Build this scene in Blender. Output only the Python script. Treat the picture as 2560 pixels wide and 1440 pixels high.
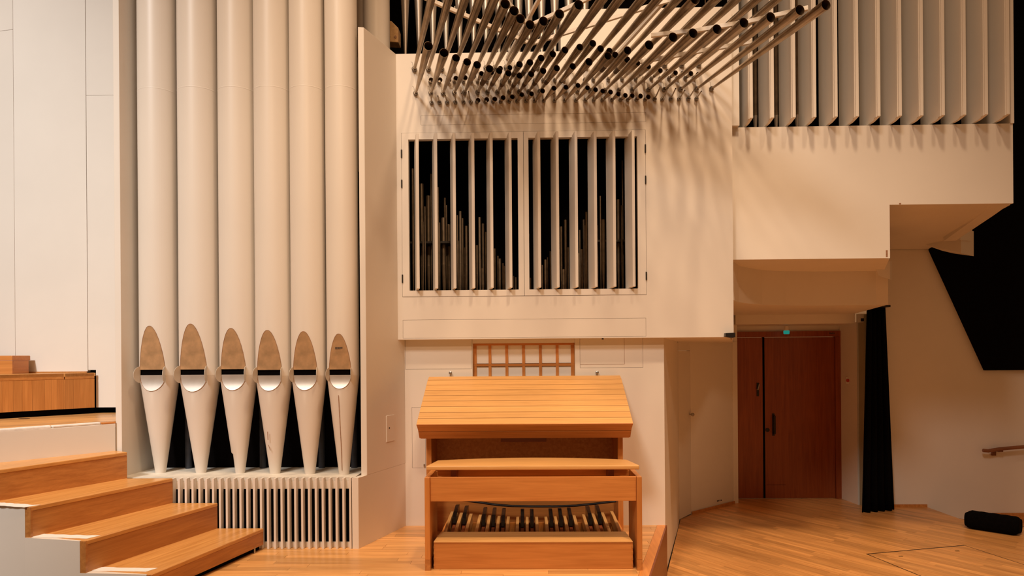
import bpy, bmesh, math, random
from mathutils import Vector, Matrix
random.seed(7)
for o in list(bpy.data.objects): bpy.data.objects.remove(o)
S = bpy.context.scene
COL = S.collection

# ---------------------------------------------------------------- camera
FPX, EYE, YAW, ROLL, HORY = 1707.0, 1.5, math.radians(1.2), 0.0075, 890.0
_F = Vector((-math.sin(YAW), math.cos(YAW), 0))
_R0 = Vector((math.cos(YAW), math.sin(YAW), 0)); _U0 = Vector((0, 0, 1))
_R = _R0*math.cos(ROLL) - _U0*math.sin(ROLL)
_U = _U0*math.cos(ROLL) + _R0*math.sin(ROLL)
_C = Vector((0, 0, EYE))
cd = bpy.data.cameras.new('camera'); cam = bpy.data.objects.new('camera', cd); COL.objects.link(cam)
cd.sensor_width = 36; cd.lens = 36*FPX/2560; cd.shift_y = (HORY-720)/2560
cd.clip_start = .05; cd.clip_end = 200
cam.matrix_world = Matrix(((_R.x, _U.x, -_F.x, _C.x), (_R.y, _U.y, -_F.y, _C.y), (_R.z, _U.z, -_F.z, _C.z), (0, 0, 0, 1)))
S.camera = cam
# measured points: a sight line met with a depth plane (P) or with a level (G)
def ray(x, y): return _F + _R*((x-1280)/FPX) - _U*((y-HORY)/FPX)
def P(x, y, Y):
    d = ray(x, y); return _C + d*(Y/d.y)
def G(x, y, z):
    d = ray(x, y); return _C + d*((z-EYE)/d.z)
def prj(p):
    v = Vector(p)-_C; return 1280+FPX*v.dot(_R)/v.dot(_F), HORY-FPX*v.dot(_U)/v.dot(_F)

# ---------------------------------------------------------------- world, lamps, exposure
W = bpy.data.worlds.new('hall'); S.world = W; W.use_nodes = True
bg = W.node_tree.nodes['Background']
bg.inputs[0].default_value = (1.0, .46, .18, 1); bg.inputs[1].default_value = .225
def lamp(name, loc, to, power, size, col, spot=None, blend=.6):
    l = bpy.data.lights.new(name, 'SPOT' if spot else 'AREA'); l.energy = power; l.color = col
    if spot: l.spot_size = math.radians(spot); l.spot_blend = blend; l.shadow_soft_size = size
    else: l.shape = 'DISK'; l.size = size
    o = bpy.data.objects.new(name, l); COL.objects.link(o); o.location = loc
    o.rotation_euler = (Vector(to)-Vector(loc)).to_track_quat('-Z', 'Y').to_euler()
    o['label'] = 'stage lamp or added fill lamp high above the platform'; o['category'] = 'lamp'
    return o
WARM = (1, .68, .42)
lamp('stage_or_fill_lamp', (-6.0, -5.0, 10.5), (-6.7, 5.6, 2.4), 6700, .6, (1, .99, .95), 47, 1.0)
lamp('stage_or_fill_lamp', (-4.0, -5.0, 11.5), (.2, 5.7, .6), 2900, 1.1, (1, .84, .69), 44, 1.0)
lamp('stage_or_fill_lamp', (-2.6, 2.0, 9.4), (-1.2, 5.7, .6), 300, .25, WARM, 62, 1.0)
lamp('stage_or_fill_lamp', (-1.2, 2.0, 9.4), (-.2, 5.7, .6), 330, .2, WARM, 62, 1.0)
lamp('stage_or_fill_lamp', (1.3, 2.1, 9.4), (0, 5.8, .8), 760, .3, WARM, 62, 1.0)
lamp('stage_or_fill_lamp', (1.5, 2.3, 9.8), (2.5, 6.0, 2.0), 780, .3, WARM, 60, 1.0)
lamp('stage_or_fill_lamp', (-2.2, 3.4, 9.6), (-2.0, 3.3, 0), 1050, .5, WARM, 46, 1.0)  # downlight added to brighten the platform, treads and lid
lamp('stage_or_fill_lamp', (3.4, 1.7, 9.8), (2.8, 4.5, 0), 1900, .3, WARM, 46, 1.0)  # downlight added so the stage floor bounces light onto the soffit
lamp('stage_or_fill_lamp', (1.2, -6.5, 8.6), (-.05, 5.9, 2.8), 1350, .5, (1, .67, .41), 24, .8)  # spot added from the hall to lighten the trumpet shadows on the case
S.view_settings.view_transform = 'Standard'; S.view_settings.look = 'None'
S.view_settings.gamma = 1; S.view_settings.exposure = 0.09
S.view_settings.use_curve_mapping = False

# ---------------------------------------------------------------- materials
def mat_base(name):
    m = bpy.data.materials.new(name); m.use_nodes = True
    return m, m.node_tree.nodes, m.node_tree.links, m.node_tree.nodes['Principled BSDF']
def paint(name, col, rough=.55, var=.04, metal=0.0, scale=3.0, bump=0.0, stretch=(1, 1, 1)):
    m, N, L, B = mat_base(name)
    tc = N.new('ShaderNodeTexCoord'); mp = N.new('ShaderNodeMapping'); mp.inputs['Scale'].default_value = stretch
    n = N.new('ShaderNodeTexNoise'); n.inputs['Scale'].default_value = scale; n.inputs['Detail'].default_value = 6
    r = N.new('ShaderNodeValToRGB')
    r.color_ramp.elements[0].position = .3; r.color_ramp.elements[1].position = .7
    r.color_ramp.elements[0].color = tuple(c*(1-var) for c in col)+(1,)
    r.color_ramp.elements[1].color = tuple(min(1, c*(1+var)) for c in col)+(1,)
    L.new(tc.outputs['Object'], mp.inputs[0]); L.new(mp.outputs[0], n.inputs['Vector']); L.new(n.outputs['Fac'], r.inputs[0])
    L.new(r.outputs[0], B.inputs['Base Color'])
    B.inputs['Roughness'].default_value = rough; B.inputs['Metallic'].default_value = metal
    if bump:
        b = N.new('ShaderNodeBump'); b.inputs['Strength'].default_value = bump; b.inputs['Distance'].default_value = .004
        n2 = N.new('ShaderNodeTexNoise'); n2.inputs['Scale'].default_value = scale*14; n2.inputs['Detail'].default_value = 4
        L.new(mp.outputs[0], n2.inputs['Vector']); L.new(n2.outputs['Fac'], b.inputs['Height']); L.new(b.outputs[0], B.inputs['Normal'])
    return m
def wood(name, dark, light, axis='x', ang=0.0, rough=.42, tone=.16, gscale=2.2):
    m, N, L, B = mat_base(name)
    tc = N.new('ShaderNodeTexCoord'); oi = N.new('ShaderNodeObjectInfo')
    mu = N.new('ShaderNodeMath'); mu.operation = 'MULTIPLY'; mu.inputs[1].default_value = 57.0
    va = N.new('ShaderNodeVectorMath'); va.operation = 'ADD'
    r1 = N.new('ShaderNodeMapping'); r1.vector_type = 'POINT'
    r1.inputs['Rotation'].default_value = {'x': (0, 0, -ang), 'y': (0, 0, math.pi/2), 'z': (0, math.pi/2, 0)}[axis]
    sc = N.new('ShaderNodeMapping'); sc.inputs['Scale'].default_value = (1.0, 17.0, 17.0)
    n = N.new('ShaderNodeTexNoise'); n.inputs['Scale'].default_value = gscale; n.inputs['Detail'].default_value = 9; n.inputs['Distortion'].default_value = .6
    sc2 = N.new('ShaderNodeMapping'); sc2.inputs['Scale'].default_value = (2.5, 90.0, 90.0)
    n2 = N.new('ShaderNodeTexNoise'); n2.inputs['Scale'].default_value = 3.0; n2.inputs['Detail'].default_value = 3
    mx = N.new('ShaderNodeMath'); mx.operation = 'MULTIPLY_ADD'; mx.inputs[1].default_value = .35
    r = N.new('ShaderNodeValToRGB'); r.color_ramp.elements[0].position = .42; r.color_ramp.elements[1].position = .92
    r.color_ramp.elements[0].color = dark+(1,); r.color_ramp.elements[1].color = light+(1,)
    hs = N.new('ShaderNodeHueSaturation')
    mr = N.new('ShaderNodeMapRange'); mr.inputs['To Min'].default_value = 1-tone; mr.inputs['To Max'].default_value = 1+tone
    L.new(oi.outputs['Random'], mu.inputs[0]); L.new(tc.outputs['Object'], va.inputs[0]); L.new(mu.outputs[0], va.inputs[1])
    L.new(va.outputs[0], r1.inputs[0]); L.new(r1.outputs[0], sc.inputs[0]); L.new(r1.outputs[0], sc2.inputs[0])
    L.new(sc.outputs[0], n.inputs['Vector']); L.new(sc2.outputs[0], n2.inputs['Vector'])
    L.new(n2.outputs['Fac'], mx.inputs[0]); L.new(n.outputs['Fac'], mx.inputs[2]); L.new(mx.outputs[0], r.inputs[0])
    L.new(oi.outputs['Random'], mr.inputs['Value']); L.new(mr.outputs[0], hs.inputs['Value']); L.new(r.outputs[0], hs.inputs['Color'])
    L.new(hs.outputs[0], B.inputs['Base Color']); B.inputs['Roughness'].default_value = rough
    B.inputs['Coat Weight'].default_value = .12; B.inputs['Coat Roughness'].default_value = .25
    return m
WHITE = (.80, .755, .69)
M = {}
M['white'] = paint('white_paint', WHITE, .5, .025, scale=1.6, bump=.06)
M['white2'] = paint('white_panel_paint', (.79, .745, .68), .45, .02, scale=2.2)
M['pipe'] = paint('pipe_paint', (.79, .735, .66), .38, .02, scale=1.2, bump=.03)
M['worn'] = paint('worn_white_paint', (.86, .84, .80), .5, .10, scale=26)
M['ledge'] = paint('dusty_white_ledge', (.72, .69, .62), .6, .16, scale=9)
M['tape'] = paint('white_tape', (.93, .92, .90), .45, .03, scale=20)
M['black'] = paint('black_void', (.004, .003, .003), .9, .1)
M['blackcloth'] = paint('black_cloth', (.0035, .003, .003), .95, .2, scale=30)
M['blackpl'] = paint('black_plastic', (.012, .010, .010), .35, .1)
M['indigo'] = paint('dark_blue_steel', (.020, .024, .034), .45, .3, scale=12)
M['ear'] = paint('pale_ear_metal', (.70, .66, .59), .45, .08, scale=8)
M['lip'] = paint('copper_lip', (.74, .49, .27), .38, .22, metal=.55, scale=11)
M['silver'] = paint('silver_lip', (.60, .57, .53), .42, .06, metal=.55, scale=14)
M['tin'] = paint('spotted_tin', (.37, .285, .20), .27, .28, metal=.95, scale=9, stretch=(1, 1, 1))
M['tindark'] = paint('shaded_bore', (.10, .06, .03), .6, .3, metal=.5, scale=20)  # dark colour puts the shade inside the pipe mouths
M['socket'] = paint('dark_steel_socket', (.20, .175, .15), .35, .3, metal=.85, scale=40)
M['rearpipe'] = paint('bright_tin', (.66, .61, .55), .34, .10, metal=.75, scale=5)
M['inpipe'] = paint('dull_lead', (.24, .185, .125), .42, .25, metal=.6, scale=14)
M['steel'] = paint('grey_steel', (.42, .41, .40), .3, .1, metal=.9, scale=30)
M['iron'] = paint('dark_iron', (.03, .024, .018), .45, .2, metal=.5, scale=30)
OD, OL = (.50, .185, .040), (.66, .275, .070)
M['oakx'] = wood('oak_x', OD, OL, 'x'); M['oaky'] = wood('oak_y', OD, OL, 'y'); M['oakz'] = wood('oak_z', OD, OL, 'z', tone=.10)
M['oaklid'] = wood('oak_lid', (.62, .33, .105), (.76, .43, .155), 'x', tone=.07, gscale=4.0)
M['platfl'] = wood('beech_floor', (.56, .27, .085), (.84, .47, .175), 'x', tone=.20, rough=.34)
PLK = math.radians(125)      # stage planks run away to the left
M['stagefl'] = wood('stage_floor', (.52, .235, .07), (.80, .42, .145), 'x', ang=PLK, tone=.20, rough=.36)
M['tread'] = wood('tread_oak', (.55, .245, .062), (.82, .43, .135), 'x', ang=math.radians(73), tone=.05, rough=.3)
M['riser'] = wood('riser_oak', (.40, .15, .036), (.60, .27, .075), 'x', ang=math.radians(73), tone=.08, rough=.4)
M['mahog'] = wood('red_brown_veneer', (.22, .042, .007), (.34, .080, .016), 'z', tone=.05, rough=.38)
M['key'] = wood('pale_key', (.50, .27, .10), (.72, .45, .19), 'y', tone=.12)
M['sharp'] = paint('ebony', (.010, .008, .008), .18, .1)
M['pane'] = paint('white_pane', (.90, .88, .84), .3, .02)
M['redwood'] = wood('dark_red_wood', (.16, .035, .012), (.26, .07, .02), 'x')
M['handrail'] = wood('brown_rail', (.16, .055, .022), (.26, .10, .04), 'x')
M['scratch'] = paint('brown_scratch', (.33, .17, .09), .7, .3, scale=60)
M['greygreen'] = paint('grey_green_panel', (.30, .27, .18), .5, .05)
M['red'] = paint('red_plastic', (.55, .06, .02), .4, .05)
M['stamp'] = paint('stamp_ink', (.05, .035, .025), .8, .2)
def emit(name, col, strength):
    m, N, L, B = mat_base(name); B.inputs['Base Color'].default_value = col+(1,)
    B.inputs['Emission Color'].default_value = col+(1,); B.inputs['Emission Strength'].default_value = strength; B.inputs['Roughness'].default_value = .2
    return m
for k_ in ('black', 'blackcloth'):
    M[k_].node_tree.nodes['Principled BSDF'].inputs['Specular IOR Level'].default_value = .03
M['teal'] = emit('teal_glass', (.01, .36, .30), .5)

# ---------------------------------------------------------------- builders
WL = {}
def tag(o, label=None, cat=None, group=None, kind=None):
    if label: o['label'] = label
    if cat: o['category'] = cat
    if group: o['group'] = group
    if kind: o['kind'] = kind
    return o
def mk(name, verts, faces, mat, parent=None, smooth=False, origin=None, idx=None):
    verts = [Vector(v) for v in verts]
    if origin is None:
        lo = [min(v[i] for v in verts) for i in range(3)]; hi = [max(v[i] for v in verts) for i in range(3)]
        origin = Vector(((lo[0]+hi[0])/2, (lo[1]+hi[1])/2, lo[2]))
    origin = Vector(origin)
    me = bpy.data.meshes.new(name); me.from_pydata([v-origin for v in verts], [], faces)
    bm = bmesh.new(); bm.from_mesh(me); bmesh.ops.recalc_face_normals(bm, faces=bm.faces); bm.to_mesh(me); bm.free()
    for m in (mat if isinstance(mat, (list, tuple)) else [mat]): me.materials.append(M[m])
    if idx:
        for p, i in zip(me.polygons, idx): p.material_index = i
    if smooth:
        for p in me.polygons: p.use_smooth = True
        me.set_sharp_from_angle(angle=math.radians(40))
    o = bpy.data.objects.new(name, me); COL.objects.link(o)
    o.location = origin - (WL[parent.name] if parent else Vector())
    if parent: o.parent = parent
    WL[o.name] = origin
    return o
def empty(name, loc, label=None, cat=None, group=None, kind=None):
    o = bpy.data.objects.new(name, None); COL.objects.link(o); o.location = loc; o.empty_display_size = .1
    WL[o.name] = Vector(loc); return tag(o, label, cat, group, kind)
def bevel(o, w, seg=2):
    me = o.data; bm = bmesh.new(); bm.from_mesh(me)
    bmesh.ops.bevel(bm, geom=list(bm.edges), offset=w, segments=seg, affect='EDGES', profile=.5, clamp_overlap=True)
    bm.to_mesh(me); bm.free(); return o
BF = [(0, 1, 2, 3), (4, 7, 6, 5), (0, 4, 5, 1), (1, 5, 6, 2), (2, 6, 7, 3), (3, 7, 4, 0)]
def box(name, x0, x1, y0, y1, z0, z1, mat, parent=None, bv=0):
    v = [(x0, y0, z0), (x1, y0, z0), (x1, y1, z0), (x0, y1, z0), (x0, y0, z1), (x1, y0, z1), (x1, y1, z1), (x0, y1, z1)]
    o = mk(name, v, BF, mat, parent)
    return bevel(o, bv) if bv else o
def prism(name, pts, ex, mat, parent=None, bv=0, smooth=False):
    """polygon of 3d points extruded by vector ex"""
    n = len(pts); pts = [Vector(p) for p in pts]; ex = Vector(ex)
    v = pts+[p+ex for p in pts]
    f = [tuple(range(n)), tuple(range(2*n-1, n-1, -1))]+[(i, (i+1) % n, n+(i+1) % n, n+i) for i in range(n)]
    o = mk(name, v, f, mat, parent, smooth)
    return bevel(o, bv) if bv else o
def plan(name, pts, z0, z1, mat, parent=None, bv=0, smooth=False):
    return prism(name, [(p[0], p[1], z0) for p in pts], (0, 0, z1-z0), mat, parent, bv, smooth)
def seg(name, p, q, t, z0, z1, mat, parent=None, bv=0):
    """vertical slab between plan points p,q; thickness t to the left of p->q"""
    d = Vector((q[0]-p[0], q[1]-p[1])); d.normalize(); n = Vector((-d.y, d.x))*t
    return plan(name, [p[:2], q[:2], (q[0]+n.x, q[1]+n.y), (p[0]+n.x, p[1]+n.y)], z0, z1, mat, parent, bv)
def lathe_data(prof, base, axis, n=20, close=(True, True)):
    axis = Vector(axis).normalized(); a = axis.orthogonal().normalized()
    if abs(axis.z) > .99: a = Vector((1, 0, 0))
    b = axis.cross(a); base = Vector(base); V = []; Fs = []
    for s, r in prof:
        for k in range(n):
            t = 2*math.pi*k/n; V.append(base+axis*s+(a*math.cos(t)+b*math.sin(t))*r)
    for i in range(len(prof)-1):
        for k in range(n):
            Fs.append((i*n+k, i*n+(k+1) % n, (i+1)*n+(k+1) % n, (i+1)*n+k))
    if close[0]: Fs.append(tuple(range(n-1, -1, -1)))
    if close[1]: Fs.append(tuple((len(prof)-1)*n+k for k in range(n)))
    return V, Fs
def lathe(name, prof, base, axis, mat, parent=None, n=20, close=(True, True), idx=None):
    V, Fs = lathe_data(prof, base, axis, n, close)
    return mk(name, V, Fs, mat, parent, True, idx=idx)
def tube(name, path, r, mat, parent=None, n=8):
    path = [Vector(p) for p in path]; V = []; Fs = []
    for i, p in enumerate(path):
        d = (path[min(i+1, len(path)-1)]-path[max(i-1, 0)]).normalized()
        a = d.orthogonal().normalized() if i == 0 else (a-d*a.dot(d)).normalized()
        b = d.cross(a)
        for k in range(n):
            t = 2*math.pi*k/n; V.append(p+(a*math.cos(t)+b*math.sin(t))*r)
    for i in range(len(path)-1):
        for k in range(n): Fs.append((i*n+k, i*n+(k+1) % n, (i+1)*n+(k+1) % n, (i+1)*n+k))
    Fs.append(tuple(range(n-1, -1, -1))); Fs.append(tuple((len(path)-1)*n+k for k in range(n)))
    return mk(name, V, Fs, mat, parent, True)
def holed(name, y0, y1, outer, holes, mat, parent=None):
    """slab in the xz plane with rectangular holes; outer and holes are (x0,x1,z0,z1)"""
    xs = sorted({outer[0], outer[1], *[h[0] for h in holes], *[h[1] for h in holes]})
    zs = sorted({outer[2], outer[3], *[h[2] for h in holes], *[h[3] for h in holes]})
    bm = bmesh.new(); cache = {}
    def vt(x, z):
        k = (round(x, 5), round(z, 5))
        if k not in cache: cache[k] = bm.verts.new((x, y0, z))
        return cache[k]
    for i in range(len(xs)-1):
        for j in range(len(zs)-1):
            cx, cz = (xs[i]+xs[i+1])/2, (zs[j]+zs[j+1])/2
            if not (outer[0] < cx < outer[1] and outer[2] < cz < outer[3]): continue
            if any(h[0] < cx < h[1] and h[2] < cz < h[3] for h in holes): continue
            bm.faces.new((vt(xs[i], zs[j]), vt(xs[i+1], zs[j]), vt(xs[i+1], zs[j+1]), vt(xs[i], zs[j+1])))
    r = bmesh.ops.extrude_face_region(bm, geom=list(bm.faces))
    bmesh.ops.translate(bm, verts=[g for g in r['geom'] if isinstance(g, bmesh.types.BMVert)], vec=(0, y1-y0, 0))
    bmesh.ops.recalc_face_normals(bm, faces=bm.faces)
    V = [v.co.copy() for v in bm.verts]; bm.verts.index_update(); Fs = [tuple(v.index for v in f.verts) for f in bm.faces]; bm.free()
    return mk(name, V, Fs, mat, parent)
def clip(poly, cx):
    """Sutherland-Hodgman: poly against a convex counter-clockwise polygon cx"""
    for i in range(len(cx)):
        a, b = cx[i], cx[(i+1) % len(cx)]; out = []
        side = lambda p: (b[0]-a[0])*(p[1]-a[1])-(b[1]-a[1])*(p[0]-a[0])
        for j in range(len(poly)):
            p, q = poly[j], poly[(j+1) % len(poly)]; sp, sq = side(p), side(q)
            if sp >= 0: out.append(p)
            if (sp >= 0) != (sq >= 0):
                t = sp/(sp-sq); out.append((p[0]+(q[0]-p[0])*t, p[1]+(q[1]-p[1])*t))
        poly = out
        if len(poly) < 3: return []
    return poly
def planks(parent, polys, ang, w, lmin, lmax, ztop, mat, focus, limit=290):
    ca, sa = math.cos(ang), math.sin(ang); out = []
    pts = [p for pl in polys for p in pl]
    us = [p[0]*ca+p[1]*sa for p in pts]; vs = [-p[0]*sa+p[1]*ca for p in pts]
    v = min(vs)
    while v < max(vs):
        u = min(us)-random.uniform(0, lmax)
        while u < max(us):
            l = random.uniform(lmin, lmax); g = .0008
            q = [(u+g, v+g), (u+l-g, v+g), (u+l-g, v+w-g), (u+g, v+w-g)]
            q = [(a*ca-b*sa, a*sa+b*ca) for a, b in q]
            for pl in polys:
                c = clip(q, pl)
                if len(c) > 2:
                    A = abs(sum(c[i][0]*c[(i+1) % len(c)][1]-c[(i+1) % len(c)][0]*c[i][1] for i in range(len(c))))/2
                    if A > .0004: out.append((c, A))
            u += l
        v += w
    def seen(c):
        cx = sum(p[0] for p in c)/len(c); cy = sum(p[1] for p in c)/len(c)
        if cy < .3: return 9e3
        x, y = prj((cx, cy, ztop)); return focus(x, y, cx, cy)
    out.sort(key=lambda t: seen(t[0]))
    for c, A in out[:limit]: plan('plank', c, ztop-.012, ztop+random.uniform(-.0004, .0004), mat, parent)
    if len(out) > limit:
        V = []; Fs = []
        for c, A in out[limit:]:
            b = len(V); n = len(c); V += [(p[0], p[1], ztop) for p in c]+[(p[0], p[1], ztop-.012) for p in c]
            Fs.append(tuple(b+i for i in range(n))); Fs += [(b+i, b+(i+1) % n, b+n+(i+1) % n, b+n+i) for i in range(n)]
        tag(mk('planks_beyond', V, Fs, mat, parent), kind='stuff')

ORD = ['first', 'second', 'third', 'fourth', 'fifth', 'sixth', 'seventh', 'eighth', 'ninth', 'tenth', 'eleventh', 'twelfth', 'thirteenth', 'fourteenth', 'fifteenth', 'sixteenth', 'seventeenth', 'eighteenth', 'nineteenth', 'twentieth']
ORD += ['twenty-'+w for w in ORD[:9]]+['thirtieth']
ZS = -.43                    # stage level; the organ platform is level 0
YC, YL = 5.93, 6.04          # front of the organ case, wall under it
WS = .335                    # run of the wing walls (x per y)
# ================================================================ SETTING
# ---- organ platform
pf = [(-2.35, 2.6), (.24, 2.6), (1.215, YL), (-2.35, YL)]
fl = tag(plan('floor', pf, ZS, -.013, 'oakx'), kind='structure')
bw = .075
planks(fl, [[(-2.35, 2.6), (.24-bw, 2.6), (1.215-bw, YL), (-2.35, YL)]], 0, .075, .45, 1.15, 0, 'platfl', lambda x, y, a, b: -b)
plan('border_board', [(.24-bw+.002, 2.6), (.24, 2.6), (1.215, YL), (1.215-bw+.002, YL)], -.013, .001, 'oaky', fl)
seg('side_board', (.2405, 2.6), (1.2155, YL), -.012, ZS, 0, 'redwood', fl)
# ---- stage floor
p1 = [(.25, 2.6), (6.5, 2.6), (6.5, 6.9), (3.54, 9.2), (2.7, 9.2), (1.75, 8.0), (1.225, YL)]
p2 = [(3.54, 9.2), (5.02, 8.05), (5.0, 8.66), (4.2, 9.2)]
fs = tag(plan('floor', [(-6, -6), (8, -6), (8, 6.0), (6.5, 6.9), (5.02, 8.05), (5.0, 8.66), (4.4, 9.6), (1.2, 9.6), (1.2, 6.0), (-6, 3)], ZS-.1, ZS-.013, 'iron'), kind='structure')
planks(fs, [p1, p2], PLK, .068, .55, 1.25, ZS, 'stagefl', lambda x, y, a, b: b if 1600 < x < 2600 and y < 1500 else 100+b)
lf = tag(plan('floor', [(5.0, 8.66), (5.02, 8.05), (6.5, 6.9), (8, 6), (8, 8.66)], ZS-.22, ZS-.2, 'stagefl'), kind='structure')
seg('stage_edge', (6.5, 6.9), (5.02, 8.05), .02, ZS-.2, ZS, 'redwood', lf)
# ---- floor hatch
A, B_, D_ = Vector((3.252, 6.637)), Vector((4.371, 6.936)), Vector((3.391, 5.98))
e1 = (B_-A); e2 = (D_-A); C_ = B_+e2*2.0; D2 = A+e2*2.0
ht = empty('floor_hatch', (A.x+.4, A.y-.3, ZS), 'wooden trapdoor flush in the stage floor with two finger slots', 'hatch')
for p_, q_, w_ in ((A, D2, .009), (D2, C_, .014), (C_, B_, .009), (B_, A, .016)): seg('gap_line', p_, q_, w_, ZS+.0008, ZS+.0016, 'iron', ht)
cen = (A+B_+C_+D2)/4
hq = [cen+(p-cen)*.987 for p in (A, D2, C_, B_)]
planks(ht, [[tuple(p) for p in hq]], PLK, .068, .5, 1.1, ZS+.0009, 'stagefl', lambda x, y, a, b: b)
for px, py in ((2252, 1391), (2393, 1378)):
    g = G(px, py, ZS); box('finger_slot', g.x-.02, g.x+.02, g.y-.008, g.y+.008, ZS+.0012, ZS+.0022, 'black', ht)

# ---- wing wall on the left of the case
def wx(y): return -1.322+WS*(y-5.318)
T = .05
ww = empty('wall_wing', (-1.2, 5.7, 0), kind='structure')
plan('wing_base', [(wx(5.318), 5.318), (wx(YL), YL), (wx(YL)-T, YL), (wx(5.318)-T, 5.318)], 0, .555, 'white', ww)
plan('wing_panel', [(wx(5.44), 5.44), (wx(YL), YL), (wx(YL)-T, YL), (wx(5.44)-T+.005, 5.43)], .555, 4.14, 'white', ww, .003)
d = Vector((WS, 1, 0)).normalized()
op = empty('wall_outlet', (wx(5.62)+.002, 5.62, .45), 'small white service plate with a black keyhole on the wing wall', 'outlet')
def wp(px, py):  # point on wing plane
    r_ = ray(px, py); t = ((-1.322-WS*5.318)-0)/(r_.x-WS*r_.y); return _C+r_*t
a, b = wp(965, 1040), wp(985, 1101)
nrm = Vector((1, -WS, 0)).normalized()
prism('plate', [(a.x, a.y, a.z), (b.x, b.y, a.z), (b.x, b.y, b.z), (a.x, a.y, b.z)], nrm*.005, 'white2', op, .001)
k = wp(972, 1070); lathe('keyhole', [(0, .007), (.007, .007), (.008, .003)], k, nrm, 'iron', op, 10)

# ---- wall under the case, pillar and its return
hl = [(-.477, .43, 1.18, 1.66), (.473, 1.029, 1.39, 1.652), (-1.02, -.90, .512, 1.052), (-1.075, -.482, 1.388, 1.652)]
wl = tag(holed('wall_front', YL, YL+.03, (wx(YL), 1.212, ZS, 1.655), hl, 'white'), kind='structure')
for h, nm in ((hl[1], 'access panel'), (hl[2], 'narrow panel'), (hl[3], 'filler panel')):
    g = .0022; box('wall_panel', h[0]+g, h[1]-g, YL+.0005, YL+.02, h[2]+g, h[3]-g, 'white2', wl)
g = .473
box('panel_line', .474, .865, YL-.0006, YL+.0004, 1.419, 1.4215, 'scratch', wl)
box('panel_line', .8635, .866, YL-.0006, YL+.0004, 1.4215, 1.652, 'scratch', wl)
box('wall_backing', wx(YL), -.5, YL+.04, YL+.06, ZS, 1.65, 'black', wl)
box('wall_backing', .45, 1.18, YL+.04, YL+.06, ZS, 1.65, 'black', wl)
box('latch', P(1059, 1165, 6.03).x, P(1062, 1165, 6.03).x, YL-.012, YL, P(1060, 1166, YL).z, P(1060, 1160, YL).z, 'steel', wl)
wr = empty('wall_return', (1.4, 6.8, ZS), kind='structure')
seg('pillar_side', (1.212, YL), (1.70, 7.73), .05, ZS, 1.655, 'white', wr)
seg('closet_jamb', (1.705, 7.75), (1.77, 8.0), .05, ZS, 1.64, 'white', wr)
cl = seg('closet_door', (1.772, 8.003), (1.978, 8.297), .035, ZS+.01, 1.545, 'white2', wr)
seg('closet_header', (1.772, 8.003), (1.978, 8.297), .05, 1.55, 1.66, 'white', wr)
kp = P(1719, 1037, 8.2); lathe('closet_knob', [(0, .008), (.03, .008), (.032, .02), (.05, .022), (.06, .012)], (1.955, 8.262, kp.z), (.82, -.57, 0), 'steel', cl, 14)
seg('panel_wall', (1.98, 8.30), (2.665, 8.90), .05, ZS, 1.60, 'white', wr)
seg('crown_board', (1.965, 8.28), (2.66, 8.885), .05, 1.60, 1.655, 'white', wr)
seg('wall_end', (2.667, 8.895), (2.735, 8.92), .05, ZS, 1.66, 'white', wr)
seg('wall_back_edge', (2.737, 8.92), (2.745, 9.25), .05, ZS, 1.9, 'white', wr)
bb = tag(seg('baseboard_right', (1.985, 8.293), (2.675, 8.893), -.012, ZS, ZS+.035, 'riser'), kind='structure')
for i in range(4):
    q = P(1793+i*3.2, 1252-i*.6, 8.62)
    box('vent_hole', q.x-.004, q.x+.004, q.y-.012, q.y-.006, q.z-.008, q.z+.008, 'black', wr)

# ---- organ case
Z0, Z1, Z2 = 1.65, 4.14, 4.50
XL, XM, XR = wx(YC), .319, 1.79
doorh = (-1.076, 1.045, 2.02, 3.45)
pan1 = (-.903, 1.05, 3.516, 3.60); pan2 = (-1.074, 1.038, 1.66, 1.821)
cs = empty('wall_case', (.3, 6.3, Z0), kind='structure')
holed('case_front', YC, YC+.03, (XL, XM, Z0, Z1), [(doorh[0], XM, doorh[2], doorh[3]), (pan1[0], XM, pan1[2], pan1[3]), (pan2[0], XM, pan2[2], pan2[3])], 'white', cs)
holed('case_front', YC, YC+.03, (XM, XR, Z0, Z2), [(XM-.01, doorh[1], doorh[2], doorh[3]), (XM-.01, pan1[1], pan1[2], pan1[3]), (XM-.01, pan2[1], pan2[2], pan2[3])], 'white', cs)
g = .002
for h in (pan1, pan2): box('case_panel', h[0]+g, h[1]-g, YC+.0004, YC+.025, h[2]+g, h[3]-g, 'white2', cs)
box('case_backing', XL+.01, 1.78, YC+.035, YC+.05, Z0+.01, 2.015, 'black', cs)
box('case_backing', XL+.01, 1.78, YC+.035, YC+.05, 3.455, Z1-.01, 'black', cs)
plan('case_bottom', [(XL, YC+.03), (XR, YC+.03), (XR+.3*2.9, YC+2.93), (XL, YC+2.93)], Z0, Z0+.03, 'white', cs)
seg('case_side', (XR-.03, YC+.03), (XR-.03+.87, YC+2.93), .03, Z0+.03, Z2, 'white', cs)
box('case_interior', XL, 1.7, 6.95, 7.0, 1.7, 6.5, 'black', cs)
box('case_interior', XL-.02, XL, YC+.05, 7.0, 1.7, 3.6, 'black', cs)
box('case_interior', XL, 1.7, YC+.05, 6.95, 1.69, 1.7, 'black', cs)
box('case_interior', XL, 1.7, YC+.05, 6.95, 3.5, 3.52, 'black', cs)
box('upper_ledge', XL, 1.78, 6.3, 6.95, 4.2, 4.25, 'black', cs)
box('case_stile', XM, XM+.03, YC+.03, YC+.4, Z1-.3, Z2, 'white', cs)

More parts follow.
